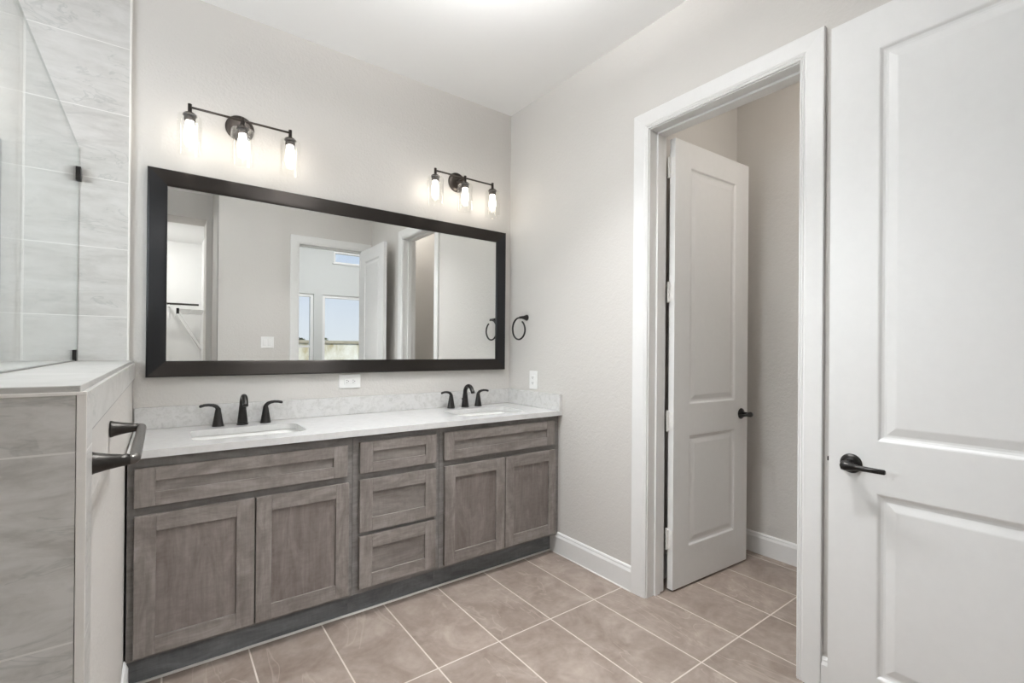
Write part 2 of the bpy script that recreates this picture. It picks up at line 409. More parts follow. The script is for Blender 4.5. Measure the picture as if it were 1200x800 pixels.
# ------------------------------------------------------------------ tiled shower wall and pony wall
bm = bmesh.new(); box(bm, -3.45, -2.186, -.012, 0, 0, H); struct('wall_shower_tile', bm, M_TILE)
bm = bmesh.new(); box(bm, -2.186, -2.178, -.014, 0, 1.235, H, bev=.001); struct('trim_1', bm, M_CAULK)
PE = -1.771; PZ = 1.2383; PT = -2.56
e = empty('wall_pony', (XP, PE, 0), kind='structure')
bm = bmesh.new(); box(bm, PT + .01, XP - .001, PE + .012, -.012, 0, PZ - .012); obj('painted_core', bm, M_WALL, e)
bm = bmesh.new(); box(bm, PT, XP - .006, PE, PE + .012, 0, PZ - .012); obj('end_tile', bm, M_TILEEND, e)
bm = bmesh.new(); box(bm, PT, XP, PE - .001, -.012, PZ - .012, PZ, bev=.0015); obj('cap_tile', bm, M_TILECAP, e)
bm = bmesh.new(); box(bm, XP - .001, XP + .007, PE + .003, -.012, 1.156, PZ - .012); box(bm, XP - .001, XP + .007, PE + .003, -1.685, 0, 1.156)
obj('side_tile', bm, M_TILESIDE, e)
bm = bmesh.new(); box(bm, PT, PT + .01, PE + .012, -.012, 0, PZ - .012); obj('shower_side_tile', bm, M_TILESIDE, e)
bm = bmesh.new(); box(bm, XP - .005, XP + .0075, PE - .0008, PE + .003, 0, PZ - .012, bev=.0008)
box(bm, PT, XP + .008, PE - .003, PE + .001, PZ - .016, PZ - .010, bev=.001)
obj('edge_strip', bm, M_CAULK, e)
bm = bmesh.new(); box(bm, XP - .001, XP + .0065, -1.685, -.012, 1.1525, 1.156); box(bm, XP - .001, XP + .0065, -1.685, -1.6815, 0, 1.156); obj('grout_shadow_bead', bm, plain('shadow_grey_grout', (.42, .41, .40), .8), e)  # grout bead greyed to draw the shadow line at the tile edge

# ------------------------------------------------------------------ door casings, jambs, baseboards
CAS = [(0, 0), (0, .009), (.004, .011), (.008, .0085), (.013, .0125), (.017, .0105), (.023, .0135), (.030, .0135), (.082, .018), (.087, .0175), (.089, .015), (.089, 0)]
def casing(bm, a0, a1, h, put):
    """mitred three-sided casing; put(a, z, out) -> world"""
    loops = []
    for d, t in CAS:
        loops.append([bm.verts.new(put(*q)) for q in ((a0 - d, 0, t), (a0 - d, h + d, t), (a1 + d, h + d, t), (a1 + d, 0, t))])
    for A, B in zip(loops, loops[1:]):
        for k in range(3): bm.faces.new((A[k], A[k + 1], B[k + 1], B[k]))
bm = bmesh.new(); casing(bm, -1.972, -1.235, 2.470, lambda a, z, t: (-t, a, z)); struct('trim_2', bm, M_TRIM)
bm = bmesh.new(); casing(bm, -1.972, -1.235, 2.470, lambda a, z, t: (WT + t, a, z)); struct('trim_3', bm, M_TRIM)
def jamb_wc():
    b = bmesh.new(); j0, j1, h = -1.967, -1.240, 2.465
    box(b, 0, WT, j1, JA, 0, h + .019); box(b, 0, WT, JB, j0, 0, h + .019); box(b, 0, WT, j0, j1, h, h + .019)
    s0, s1 = .055, .098
    box(b, s0, s1, j1 - .011, j1, 0, h, bev=.002); box(b, s0, s1, j0, j0 + .011, 0, h, bev=.002); box(b, s0, s1, j0, j1, h - .011, h, bev=.002)
    struct('trim_4', b, M_TRIM)
jamb_wc()
bm = bmesh.new(); casing(bm, -.832, -.100, 2.470, lambda a, z, t: (a, YF + t, z)); struct('trim_5', bm, M_TRIM)
bm = bmesh.new(); casing(bm, -.832, -.100, 2.470, lambda a, z, t: (a, YF - .14 - t, z)); struct('trim_6', bm, M_TRIM)
b = bmesh.new()
box(b, EA, -.827, YF - .14, YF, 0, 2.484); box(b, -.105, EB, YF - .14, YF, 0, 2.484); box(b, -.827, -.105, YF - .14, YF, 2.465, 2.484)
box(b, -.827, -.816, YF - .095, YF - .05, 0, 2.465); box(b, -.116, -.105, YF - .095, YF - .05, 0, 2.465); box(b, -.827, -.105, YF - .095, YF - .05, 2.454, 2.465)
struct('trim_7', b, M_TRIM)
BASE = [(0, 0), (.015, 0), (.015, .104), (.012, .112), (.0095, .118), (.0095, .124), (.006, .130), (.003, .133), (0, .133)]
def baseboard(name, p, q, nrm):
    b = bmesh.new(); p = Vector((*p, 0)); q = Vector((*q, 0)); nrm = Vector((*nrm, 0)); rings = []
    for e_ in (p, q): rings.append([b.verts.new(e_ + nrm * d + Vector((0, 0, z))) for d, z in BASE])
    k = len(BASE)
    for i in range(k): b.faces.new((rings[0][i], rings[0][(i + 1) % k], rings[1][(i + 1) % k], rings[1][i]))
    b.faces.new(rings[0][::-1]); b.faces.new(rings[1]); return struct(name, b, M_TRIM)
baseboard('baseboard_right', (0, -.462), (0, -1.146), (-1, 0))
baseboard('baseboard_near', (0, -2.061), (0, YF), (-1, 0))
baseboard('baseboard_alcove_right', (1.055, -1.145), (1.055, -2.6), (-1, 0))
baseboard('baseboard_alcove_back', (WT, -1.145), (1.055, -1.145), (0, -1))
baseboard('baseboard_left', (XP, -.545), (XP, -1.685), (1, 0))
baseboard('baseboard_front', (-1.6, YF + .012), (-.921, YF + .012), (0, 1))
bm = bmesh.new()
tube(bm, [(-2.15, -.489, .003), (-.015, -.489, .003)], .0065, 8); tube(bm, [(-.017, -.489, .002), (-.017, -1.146, .002)], .004, 8)
struct('trim_8', bm, M_CAULK)

# ------------------------------------------------------------------ moulded two-panel doors
PROF = [(0, 0), (.004, .0015), (.010, .0075), (.017, .0095), (.024, .0095), (.048, .0035), (.052, .003)]
def door_leaf(W, Hd, T, panels, z0):
    """X from 0 to W, front face at y=0 (towards -y), thickness to +y"""
    b = bmesh.new()
    xs = sorted({0, W, *[p[0] for p in panels], *[p[1] for p in panels]}); zs = sorted({z0, Hd, *[p[2] for p in panels], *[p[3] for p in panels]})
    def quad(c): b.faces.new([b.verts.new(v) for v in c])
    for side in (0, 1):
        Y = (lambda d: d) if side == 0 else (lambda d: T - d)
        for i in range(len(xs) - 1):
            for k in range(len(zs) - 1):
                x0, x1, za, zb = xs[i], xs[i + 1], zs[k], zs[k + 1]
                if any(abs(p[0] - x0) < 1e-6 and abs(p[1] - x1) < 1e-6 and abs(p[2] - za) < 1e-6 and abs(p[3] - zb) < 1e-6 for p in panels):
                    rings = [[(x0 + d, Y(t), za + d), (x1 - d, Y(t), za + d), (x1 - d, Y(t), zb - d), (x0 + d, Y(t), zb - d)] for d, t in PROF]
                    for A, B in zip(rings, rings[1:]):
                        for j in range(4): quad((A[j], A[(j + 1) % 4], B[(j + 1) % 4], B[j]))
                    quad(rings[-1])
                else:
                    quad(((x0, Y(0), za), (x1, Y(0), za), (x1, Y(0), zb), (x0, Y(0), zb)))
    quad(((0, 0, z0), (0, T, z0), (0, T, Hd), (0, 0, Hd))); quad(((W, 0, z0), (W, T, z0), (W, T, Hd), (W, 0, Hd)))
    quad(((0, 0, z0), (W, 0, z0), (W, T, z0), (0, T, z0))); quad(((0, 0, Hd), (W, 0, Hd), (W, T, Hd), (0, T, Hd)))
    bmesh.ops.remove_doubles(b, verts=b.verts, dist=1e-5)
    bmesh.ops.recalc_face_normals(b, faces=b.faces)
    return b
def lever(parent, x, z, direction, y=0.0, sgn=-1, T=.035):
    """round rose, neck and straight lever on the face at y (pointing to sgn*y); lever runs along direction*x"""
    b = bmesh.new()
    seq = [(.033, 0), (.033, .003), (.030, .007), (.022, .011), (.016, .013)]
    lathe(b, [(r, h) for r, h in seq], (0, 0, 0), '-y')
    o1 = obj('rose', b, M_BLACK, parent, origin=(0, 0, 0)); 
    b = bmesh.new(); d = direction
    lathe(b, [(.012, .010), (.012, .046), (.015, .050)], (0, 0, 0), '-y', 20)
    tube(b, [(-.014 * d, -.057, .0), (-.008 * d, -.058, .0), (.004 * d, -.058, .0), (.020 * d, -.058, -.0005), (.035 * d, -.058, -.001), (.060 * d, -.058, -.001), (.108 * d, -.058, -.001), (.111 * d, -.058, -.001)],
         [.004, .015, .0165, .0125, .0092, .0085, .0082, .006], 18)
    o2 = obj('lever', b, M_BLACK, o1, origin=(0, 0, 0))
    o1.location = (x, y, z)
    if sgn > 0: o1.scale = (1, -1, 1)
    return o1
def hinge(parent, x, y, z):
    b = bmesh.new()
    tube(b, [(x, y, z - .05), (x, y, z + .05)], .0065, 12)
    for q in (-.053, .053): lathe(b, [(.0075, -.003), (.0075, .003), (.004, .005)], (x, y, z + q), 'z', 12)
    box(b, x - .014, x + .004, y - .010, y - .006, z - .05, z + .05)
    box(b, x + .0038, x + .0062, y - .034, y - .002, z - .05, z + .05)
    for q in (-.034, 0, .034): lathe(b, [(.0042, .0), (.0034, .0014)], (x + .0038, y - .016, z + q), '-x', 10)
    for q in (-.036, -.012, .012, .036): lathe(b, [(.004, .0), (.003, .0012)], (x - .009, y + .001, z + q), '-y', 10)
    o = obj('hinge', b, M_HINGE, parent, origin=(0, 0, 0)); return o
W_ = .735; W1_ = .711; ZB, ZT = .012, 2.452
pan = [(.14, W_ - .14, .222, .834), (.14, W_ - .14, 1.007, 2.316)]
# toilet-room door, swung in
d1 = obj('door_1', door_leaf(W1_, ZT, .035, [(.135, W1_ - .135, .222, .834), (.135, W1_ - .135, 1.007, 2.316)], ZB), M_DOOR, origin=(0, 0, 0))
d1['kind'] = 'structure'; d1.location = (.160, -1.284, 0); d1.rotation_euler = (0, 0, R(-2.9))
lever(d1, W1_ - .068, .921, -1); lever(d1, W1_ - .068, .921, -1, .035, 1)
for z in (2.30, 1.62, .92, .28): hinge(d1, -.006, .036, z)
# entry door, standing open along the right wall
d2 = obj('door_2', door_leaf(W_, ZT, .035, pan, ZB), M_DOOR, origin=(0, 0, 0))
d2['kind'] = 'structure'; d2.location = (-.150, -2.131, 0); d2.rotation_euler = (0, 0, R(-90))
lever(d2, .068, .921, 1); lever(d2, .068, .921, 1, .035, 1)
for z in (2.30, 1.62, .92, .28): hinge(d2, W_ + .006, .036, z)
b = bmesh.new(); box(b, -.0015, .002, .004, .031, .893, .949); box(b, -.010, .002, .012, .023, .914, .930, bev=.002); obj('latch', b, M_BLACK, d2, origin=(0, 0, 0))
b = bmesh.new(); box(b, W1_ - .0015, W1_ + .0015, .004, .031, .893, .949); obj('latch', b, M_BLACK, d1, origin=(0, 0, 0))

# ------------------------------------------------------------------ vanity cabinets
YC = -.545; YD = -.565; ZTOP = .885; KH = .122
def shaker(name, parent, x0, x1, z0, z1, st, rl, panel_mat):
    b = bmesh.new(); bv = .0012
    box(b, x0, x0 + st, YD, YC, z0, z1, 0, bv); box(b, x1 - st, x1, YD, YC, z0, z1, 0, bv)
    box(b, x0 + st, x1 - st, YD, YC, z0, z0 + rl, 1, bv); box(b, x0 + st, x1 - st, YD, YC, z1 - rl, z1, 1, bv)
    o = obj(name, b, [M_WZ, M_WX], parent)
    b = bmesh.new(); box(b, x0 + st - .003, x1 - st + .003, YD + .0085, YC - .003, z0 + rl - .003, z1 - rl + .003)
    pnl = obj('panel', b, panel_mat, o, origin=None)
    pnl.data.transform(Matrix.Translation(-Vector(parent['_w'])))
    return o
def cabinet(x0, x1, label, end_left=0, end_right=0):
    e = empty('vanity_cabinet', ((x0 + x1) / 2, -.27, 0), label, 'cabinet', 'vanity cabinets under the counter')
    b = bmesh.new()
    box(b, x0, x1, YC, YC + .019, KH, ZTOP, 0, .0008)
    box(b, x0, x0 + .016, YC + .019, -.004, KH, ZTOP, 1); box(b, x1 - .016, x1, YC + .019, -.004, KH, ZTOP, 1)
    box(b, x0 + .016, x1 - .016, YC + .019, -.004, KH, KH + .016); box(b, x0 + .016, x1 - .016, -.012, -.004, KH + .016, ZTOP)
    obj('carcass', b, [M_WF, M_WZ], e)
    b = bmesh.new(); box(b, x0, x1 - end_right, -.4855, -.470, 0.001, KH); obj('toe_kick', b, M_WK, e)
    return e
c = cabinet(-2.157, -1.3215, 'widest grey-brown sink cabinet beside the half wall, two panelled doors')
shaker('false_front', c, -2.136, -1.350, .699, .845, .064, .052, M_WPX)
shaker('door', c, -2.135, -1.737, .138, .667, .066, .064, M_WP); shaker('door', c, -1.731, -1.342, .138, .667, .060, .064, M_WP)
c = cabinet(-1.3205, -.8605, 'grey-brown cabinet of three stacked drawers between two sink cabinets')
for za, zb, rl in ((.702, .852, .048), (.418, .670, .064), (.149, .400, .064)): shaker('drawer', c, -1.291, -.886, za, zb, .062, rl, M_WPX)
c = cabinet(-.8595, -.003, 'grey-brown sink cabinet against the wall by the doorway, two panelled doors', end_right=.014)
shaker('false_front', c, -.838, -.054, .704, .854, .060, .050, M_WPX)
shaker('door', c, -.832, -.437, .140, .670, .062, .064, M_WP); shaker('door', c, -.431, -.040, .140, .670, .060, .064, M_WP)

# ------------------------------------------------------------------ counter with two sink cut-outs
def rrect(cx, cy, hx, hy, r, seg=7):
    pts = []
    for sx, sy, a0 in ((1, 1, 0), (-1, 1, 90), (-1, -1, 180), (1, -1, 270)):
        for k in range(seg + 1):
            a = R(a0 + 90 * k / seg); pts.append((cx + sx * (hx - r) + r * math.cos(a), cy + sy * (hy - r) + r * math.sin(a)))
    return pts
SINKS = [(-1.727, -.318), (-.427, -.318)]; SHX, SHY, SR = .226, .142, .045
CZ = .9147; YCF = -.5794
bm = bmesh.new(); loops = []
outer = [(XP + .006, YCF), (-.003, YCF), (-.003, -.004), (XP + .006, -.004)]
for ring in [outer] + [rrect(cx, cy, SHX, SHY, SR) for cx, cy in SINKS]:
    vs = [bm.verts.new((x, y, CZ)) for x, y in ring]
    loops.append([bm.edges.new((vs[i], vs[(i + 1) % len(vs)])) for i in range(len(vs))])
bmesh.ops.triangle_fill(bm, edges=[e_ for l in loops for e_ in l], use_beauty=True)
ex = bmesh.ops.extrude_face_region(bm, geom=list(bm.faces))
bmesh.ops.translate(bm, verts=[g for g in ex['geom'] if isinstance(g, bmesh.types.BMVert)], vec=(0, 0, ZTOP + .0005 - CZ))
top = obj('countertop', bm, M_QUARTZ, origin=(-1.08, -.29, CZ))
tag(top, 'long white quartz countertop with two sink cut-outs over the vanity', 'countertop')
b = bmesh.new(); box(b, XP + .006, -.003, -.022, -.002, CZ + .0005, 1.0165, bev=.0012)
o_ = obj('backsplash', b, M_QUARTZB, top); o_.data.transform(Matrix.Translation((1.08, .29, -CZ)))
b = bmesh.new(); box(b, -.0225, -.003, YCF + .002, -.0225, CZ + .0005, 1.0165, bev=.0012)
o_ = obj('side_splash', b, M_QUARTZB, top); o_.data.transform(Matrix.Translation((1.08, .29, -CZ)))

def make_sink():
    e = empty('sink', (0, 0, .885))
    b = bmesh.new(); rings = []
    for hx, hy, r, z in ((SHX + .018, SHY + .018, .055, .8845), (SHX + .004, SHY + .004, .048, .8845), (SHX + .001, SHY + .001, .046, .872), (SHX - .004, SHY - .004, .05, .80), (SHX - .016, SHY - .016, .06, .762), (SHX - .06, SHY - .05, .06, .748), (.024, .024, .0239, .742)):
        rings.append([b.verts.new((x, y, z - .885)) for x, y in rrect(0, 0, hx, hy, r)])
    for A, B in zip(rings, rings[1:]):
        for k in range(len(A)):
            f = b.faces.new((A[k], A[(k + 1) % len(A)], B[(k + 1) % len(A)], B[k])); f.smooth = True
    b.faces.new(rings[-1])
    o = obj('bowl', b, M_PORC, e, origin=(0, 0, 0))
    sm = o.modifiers.new('thick', 'SOLIDIFY'); sm.thickness = .008; sm.offset = 1
    b = bmesh.new(); lathe(b, [(.028, 0), (.028, .003), (.022, .004), (.018, .001), (.004, .002)], (0, 0, -.1425), 'z', 24); obj('drain', b, M_CHROME, e, origin=(0, 0, 0))
    return e
s1 = make_sink(); s2 = copy_tree(s1)
for s_, (cx, cy), lab in ((s1, SINKS[0], 'white undermount sink bowl in the counter nearest the half wall'), (s2, SINKS[1], 'white undermount sink bowl in the counter end below the towel ring')):
    s_.location = (cx, cy, .885); tag(s_, lab, 'sink', 'undermount sinks')

# ------------------------------------------------------------------ widespread faucets
def make_faucet():
    e = empty('faucet', (0, 0, CZ))
    b = bmesh.new()
    lathe(b, [(.0265, .0004), (.0265, .004), (.025, .007)], seg=24)
    pts, rads = [], []
    for i in range(8):
        t = i / 7; pts.append((0, 0, .006 + .094 * t)); rads.append(.0245 - .0100 * t)
    for i in range(1, 13):
        a = R(180 * i / 12 * .88); pts.append((0, -.046 + .046 * math.cos(a), .100 + .044 * math.sin(a))); rads.append(.0145 - .0015 * i / 12)
    pts.append((0, -.096, .108)); rads.append(.0128); pts.append((0, -.099, .101)); rads.append(.0125)
    tube(b, pts, rads, 20)
    obj('spout', b, M_BLACK, e, origin=(0, 0, 0))
    for s in (-1, 1):
        b = bmesh.new()
        lathe(b, [(.026, .0004), (.026, .004), (.0242, .008), (.018, .045), (.0125, .080), (.0105, .088), (.0098, .090)], (.105 * s, .004, 0), 'z', 24)
        h = obj('handle', b, M_BLACK, e, origin=(0, 0, 0))
        b = bmesh.new()
        P = [(0, .082), (.002, .090), (.009, .0985), (.022, .1045), (.040, .1075), (.058, .1065), (.072, .1025), (.078, .100)]
        tube(b, [(s * (.105 + x), .004 - .010 * (x / .078), z) for x, z in P], [.0098, .0102, .0096, .0082, .0072, .0070, .0072, .0045], 14)
        obj('lever', b, M_BLACK, h, origin=(0, 0, 0))
    b = bmesh.new(); tube(b, [(0, .033, .0005), (0, .033, .050)], .0028, 10); lathe(b, [(.004, .046), (.0065, .050), (.0065, .056), (.004, .059)], (0, .033, 0), 'z', 14)
    obj('lift_rod', b, M_BLACK, e, origin=(0, 0, 0))
    return e
f1 = make_faucet(); f2 = copy_tree(f1)
f1.location = (-1.728, -.094, CZ); tag(f1, 'black two-handle faucet behind the sink nearest the half wall', 'faucet', 'black faucets')
f2.location = (-.424, -.084, CZ); tag(f2, 'black two-handle faucet behind the sink below the towel ring', 'faucet', 'black faucets')

# ------------------------------------------------------------------ framed mirror
m_ = empty('wall_mirror', (-1.09, 0, 1.152), 'wide wall mirror in a black mitred frame above the vanity', 'mirror')
MX0, MX1, MZ0, MZ1 = -2.117, -.062, 1.158, 2.144
b = bmesh.new()
prof = [(0, .002), (0, .030), (.003, .036), (.008, .0375), (.060, .0335), (.070, .032), (.0755, .029), (.077, .022), (.077, .002)]
rings = []
for d, t in prof: rings.append([b.verts.new(v) for v in ((MX0 + d, -t, MZ0 + d), (MX1 - d, -t, MZ0 + d), (MX1 - d, -t, MZ1 - d), (MX0 + d, -t, MZ1 - d))])
for i in range(len(rings)):
    A, B = rings[i], rings[(i + 1) % len(rings)]
    for k in range(4): b.faces.new((A[k], A[(k + 1) % 4], B[(k + 1) % 4], B[k])).material_index = k % 2
obj('mirror_frame', b, M_FRAME, m_)
b = bmesh.new(); box(b, MX0 + .074, MX1 - .074, -.0215, -.008, MZ0 + .074, MZ1 - .074); obj('mirror_glass', b, M_MIRROR, m_)

# ------------------------------------------------------------------ vanity lights
def make_sconce():
    e = empty('wall_sconce', (0, 0, 2.437))
    b = bmesh.new(); lathe(b, [(.066, .0005), (.066, .006), (.060, .011), (.056, .012), (.052, .017), (.047, .018), (.030, .0185)], (0, 0, 0), '-y', 40); obj('backplate', b, M_BRONZE, e, origin=(0, 0, 0))
    b = bmesh.new(); tube(b, [(0, -.016, .0), (0, -.112, .0)], .0075, 14); lathe(b, [(.014, .017), (.013, .026), (.0075, .030)], (0, 0, 0), '-y', 20); obj('arm', b, M_BRONZE, e, origin=(0, 0, 0))
    b = bmesh.new(); tube(b, [(-.2185, -.112, 0), (.2185, -.112, 0)], .0055, 14); obj('crossbar', b, M_BRONZE, e, origin=(0, 0, 0))
    for x in (-.2185, 0, .2185):
        b = bmesh.new(); c_ = (x, -.112, 0)
        lathe(b, [(.0085, .014), (.0085, -.024), (.012, -.026), (.022, -.030), (.029, -.037), (.030, -.041), (.027, -.042)], c_, 'z', 24)
        lathe(b, [(.021, -.045), (.0235, -.047), (.0235, -.064), (.020, -.067)], c_, 'z', 24)
        obj('socket', b, M_BRONZE, e, origin=(0, 0, 0))
        b = bmesh.new()
        lathe(b, [(.016, -.0665), (.0165, -.078), (.0195, -.094), (.0225, -.116), (.0230, -.136), (.020, -.156), (.012, -.168), (.003, -.172)], c_, 'z', 20); obj('bulb', b, M_BULB, e, origin=(0, 0, 0))
        b = bmesh.new()
        lathe(b, [(.0255, -.0425), (.040, -.0430), (.048, -.0460), (.052, -.054), (.052, -.212), (.0535, -.214), (.0535, -.216), (.0505, -.216), (.0498, -.212), (.0498, -.056), (.046, -.048), (.040, -.0452), (.0255, -.0447)], c_, 'z', 36, cap0=False, cap1=False)
        obj('lamp_shade', b, M_SHADE, e, origin=(0, 0, 0))
    return e
q1 = make_sconce(); q2 = copy_tree(q1)
q1.location = (-1.741, 0, 2.432); tag(q1, 'three-light bronze wall fixture above the mirror end near the shower tile', 'wall light', 'bronze vanity lights')
q2.location = (-.455, 0, 2.432); tag(q2, 'three-light bronze wall fixture above the mirror end by the room corner', 'wall light', 'bronze vanity lights')

# ------------------------------------------------------------------ shower glass
g_ = empty('shower_glass_panel', (-2.357, -.9, PZ), 'clear frameless shower glass panel standing on the half wall', 'glass panel')
GX = -2.357
b = bmesh.new(); box(b, GX - .003, GX + .003, PE + .02, -.0145, PZ + .003, 2.171)
for f in b.faces:
    if max(abs(v.co.x - f.verts[0].co.x) for v in f.verts) > .002: f.material_index = 1
obj('glass_pane', b, [M_GLASS, plain('polished_glass_edge', (.44, .47, .45), .25, amt=.05)], g_)
b = bmesh.new(); box(b, GX - .006, GX + .006, PE + .02, -.014, PZ + .0005, PZ + .004); obj('gasket', b, plain('gasket_grey', (.30, .30, .29), .5), g_)
for z in (2.052,):
    b = bmesh.new(); box(b, GX - .012, GX + .012, -.042, -.0125, z - .030, z + .030, bev=.002); obj('clip', b, M_BLACK, g_)
b = bmesh.new(); box(b, GX - .010, GX + .010, -.105, -.060, PZ + .0005, PZ + .048, bev=.002); obj('clip', b, M_BLACK, g_)

# ------------------------------------------------------------------ towel bar and towel ring
t_ = empty('towel_bar', (XP, -1.445, 1.09), 'gunmetal towel bar on flared posts mounted on the half wall', 'towel bar')
XB = -2.098
def flared(bm_, y): lathe(bm_, [(.0215, .0008), (.0215, .004), (.019, .010), (.0150, .026), (.0115, .046), (.0100, .060)], (XP, y, 1.09), 'x', 24)
for y in (-1.222, -1.667):
    b = bmesh.new(); flared(b, y); obj('post', b, M_BARD, t_)
b = bmesh.new()
arc = [(XB - .012, -1.222, 1.09), (XB - .004, -1.2235, 1.09), (XB, -1.230, 1.09), (XB + .0005, -1.245, 1.09), (XB + .0005, -1.644, 1.09), (XB, -1.659, 1.09), (XB - .004, -1.6655, 1.09), (XB - .012, -1.667, 1.09)]
tube(b, arc, .0100, 18); obj('rail', b, M_BAR, t_)
r_ = empty('towel_ring', (0, -.192, 1.534), 'black open towel ring on the wall beside the mirror', 'towel ring')
b = bmesh.new(); lathe(b, [(.022, .0008), (.022, .004), (.019, .010), (.012, .030), (.008, .055), (.0065, .064)], (0, -.205, 1.526), '-x', 24); obj('post', b, M_BLACK, r_)
b = bmesh.new(); pts = []
for k in range(49):
    t = k / 48; a = R(-14 + t * 338); rr = .080 - .009 * min(1, t * 3) - .008 * max(0, (t - .8) / .2)
    pts.append((-.060, -.192 + rr * math.sin(a), 1.444 + rr * math.cos(a)))
tube(b, pts, .0062, 14); obj('ring', b, M_BLACK, r_)

# ------------------------------------------------------------------ outlets and switch
def slots(b, x, z, horiz):
    for dx in (-.0065, .0065):
        if horiz: box(b, x - .004, x + .004, -.0102, -.0085, z + dx - .001, z + dx + .001)
        else: box(b, x + dx - .001, x + dx + .001, -.0102, -.0085, z - .004, z + .004)
    lathe(b, [(.0024, .0085), (.0024, .0102)], (x + (.009 if horiz else 0), 0, z - (0 if horiz else .009)), '-y', 10)
def plate(parent_name, w, h, horiz=False, kind='outlet'):
    e = empty(parent_name, (0, 0, 0))
    b = bmesh.new(); box(b, -w / 2, w / 2, -.0060, -.0003, -h / 2, h / 2, bev=.002)
    obj('cover_plate', b, M_PLATE, e, origin=(0, 0, 0))
    if kind == 'outlet':
        b = bmesh.new()
        if horiz: box(b, -.034, .034, -.0088, -.005, -.0165, .0165, bev=.0015)
        else: box(b, -.0165, .0165, -.0088, -.005, -.034, .034, bev=.0015)
        o = obj('receptacle', b, M_PLATE, e, origin=(0, 0, 0))
        for s in (-.0185, .0185):
            b = bmesh.new(); slots(b, s if horiz else 0, 0 if horiz else s, horiz)
            obj('socket_slots', b, M_SLOT, o, origin=(0, 0, 0))
    else:
        for s in (-.023, .023):
            b = bmesh.new(); box(b, s - .0165, s + .0165, -.0095, -.005, -.034, .034, bev=.002); obj('rocker', b, M_PLATE, e, origin=(0, 0, 0))
    return e
p_ = plate('wall_outlet', .126, .080, True); p_.location = (-1.166, 0, 1.108); tag(p_, 'white sideways wall outlet just below the mirror frame', 'outlet')
p_ = plate('wall_outlet', .082, .124); p_.location = (0, -.287, 1.094); p_.rotation_euler = (0, 0, R(-90)); tag(p_, 'white upright wall outlet above the counter side splash', 'outlet')
p_ = plate('light_switch', .126, .122, kind='switch'); p_.location = (-1.145, YF + .012, 1.357); p_.rotation_euler = (0, 0, R(180)); tag(p_, 'white double light switch on the wall reflected in the mirror', 'light switch')

# ------------------------------------------------------------------ closet shelving (seen in the mirror)
k_ = empty('wire_shelf', (-1.6, -4.9, 1.77), 'white wire closet shelf with black end caps on diagonal braces', 'shelf')
b = bmesh.new()
for y in [-4.45 - .026 * i for i in range(41)]: tube(b, [(-1.602, y, 1.775), (-1.90, y, 1.775), (-1.905, y, 1.74)], .0022, 6)
for x, z in ((-1.605, 1.772), (-1.75, 1.772), (-1.90, 1.772), (-1.905, 1.735)): tube(b, [(x, -4.45, z), (x, -5.49, z)], .004, 8)
obj('wire_deck', b, M_PLATE, k_)
for y in (-4.55, -5.35):
    b = bmesh.new(); tube(b, [(-1.895, y, 1.765), (-1.603, y, 1.25)], .006, 8); obj('brace', b, M_PLATE, k_)
b = bmesh.new(); box(b, -1.915, -1.885, -4.456, -4.430, 1.715, 1.785, bev=.003); obj('end_cap', b, M_RUBBER, k_)
k_ = empty('closet_rod_shelf', (-2.3, -5.3, 1.9), 'dark closet rod on the back wall of the closet reflected in the mirror', 'closet rod')
b = bmesh.new(); tube(b, [(-3.29, -5.25, 1.895), (-1.64, -5.25, 1.895)], .014, 12); obj('rod', b, M_BARD, k_)
for x in (-2.9, -1.98):
    b = bmesh.new(); box(b, x - .008, x + .008, -5.498, -5.24, 1.86, 1.885); box(b, x - .008, x + .008, -5.498, -5.48, 1.70, 1.86); obj('bracket', b, M_PLATE, k_)

# ------------------------------------------------------------------ added ceiling lights, unseen, that fill the rooms
def dome(x, y, z, mat, rad, label):
    e = empty('added_ceiling_light', (x, y, z), label, 'ceiling light', 'added dome fill lights')
    b = bmesh.new(); lathe(b, [(rad + .012, -.0005), (rad + .012, -.022), (rad, -.024)], (x, y, z), 'z', 36); obj('base', b, M_TRIM, e)
    b = bmesh.new(); lathe(b, [(rad * math.cos(R(t)), -.025 - rad * .55 * math.sin(R(t))) for t in (0, 12, 25, 38, 51, 64, 77, 86)], (x, y, z), 'z', 36); obj('diffuser', b, mat, e)
def bowl(x, y, z, drop, mat, rad, label):
    """added semi-flush bowl lamp; imitates flash bounced off the ceiling"""
    e = empty('added_ceiling_light', (x, y, z), label, 'ceiling light', 'added bowl lights')
    b = bmesh.new(); lathe(b, [(.07, -.0005), (.07, -.02), (.012, -.028), (.012, -drop - .04), (.02, -drop - .06)], (x, y, z), 'z', 28); obj('stem', b, M_TRIM, e)
    b = bmesh.new(); pr = [(rad, -drop), (rad * .97, -drop - .03), (rad * .85, -drop - .055), (rad * .6, -drop - .078), (rad * .3, -drop - .09), (.015, -drop - .094)]
    lathe(b, pr + [(r * .96, h + .006) for r, h in pr[::-1]], (x, y, z), 'z', 36, cap0=False, cap1=False); obj('bowl', b, M_BOWL, e)
    b = bmesh.new(); lathe(b, [(rad * .9, -drop - .006), (rad * .45, -drop - .005), (.014, -drop - .005)], (x, y, z), 'z', 36, cap0=False, cap1=False); obj('lamp_disc', b, mat, e)
bowl(-1.2, -1.50, H, .27, M_CAN, .20, 'added white bowl light imitating bounced flash in the middle of the bathroom')  # unseen lamp added to imitate flash bounced off the ceiling
dome(.38, -2.2, H, M_WC, .13, 'added small dome fill light in the toilet room')  # unseen lamp added to brighten the toilet room and its door
dome(.6, -5.0, HB, M_ROOM, .25, 'added wide dome fill light in the bedroom')  # unseen lamp added to make up for weak window daylight
dome(-2.4, -4.7, 2.80, M_CLOS, .12, 'added dome fill light inside the closet')  # unseen lamp added to brighten the closet

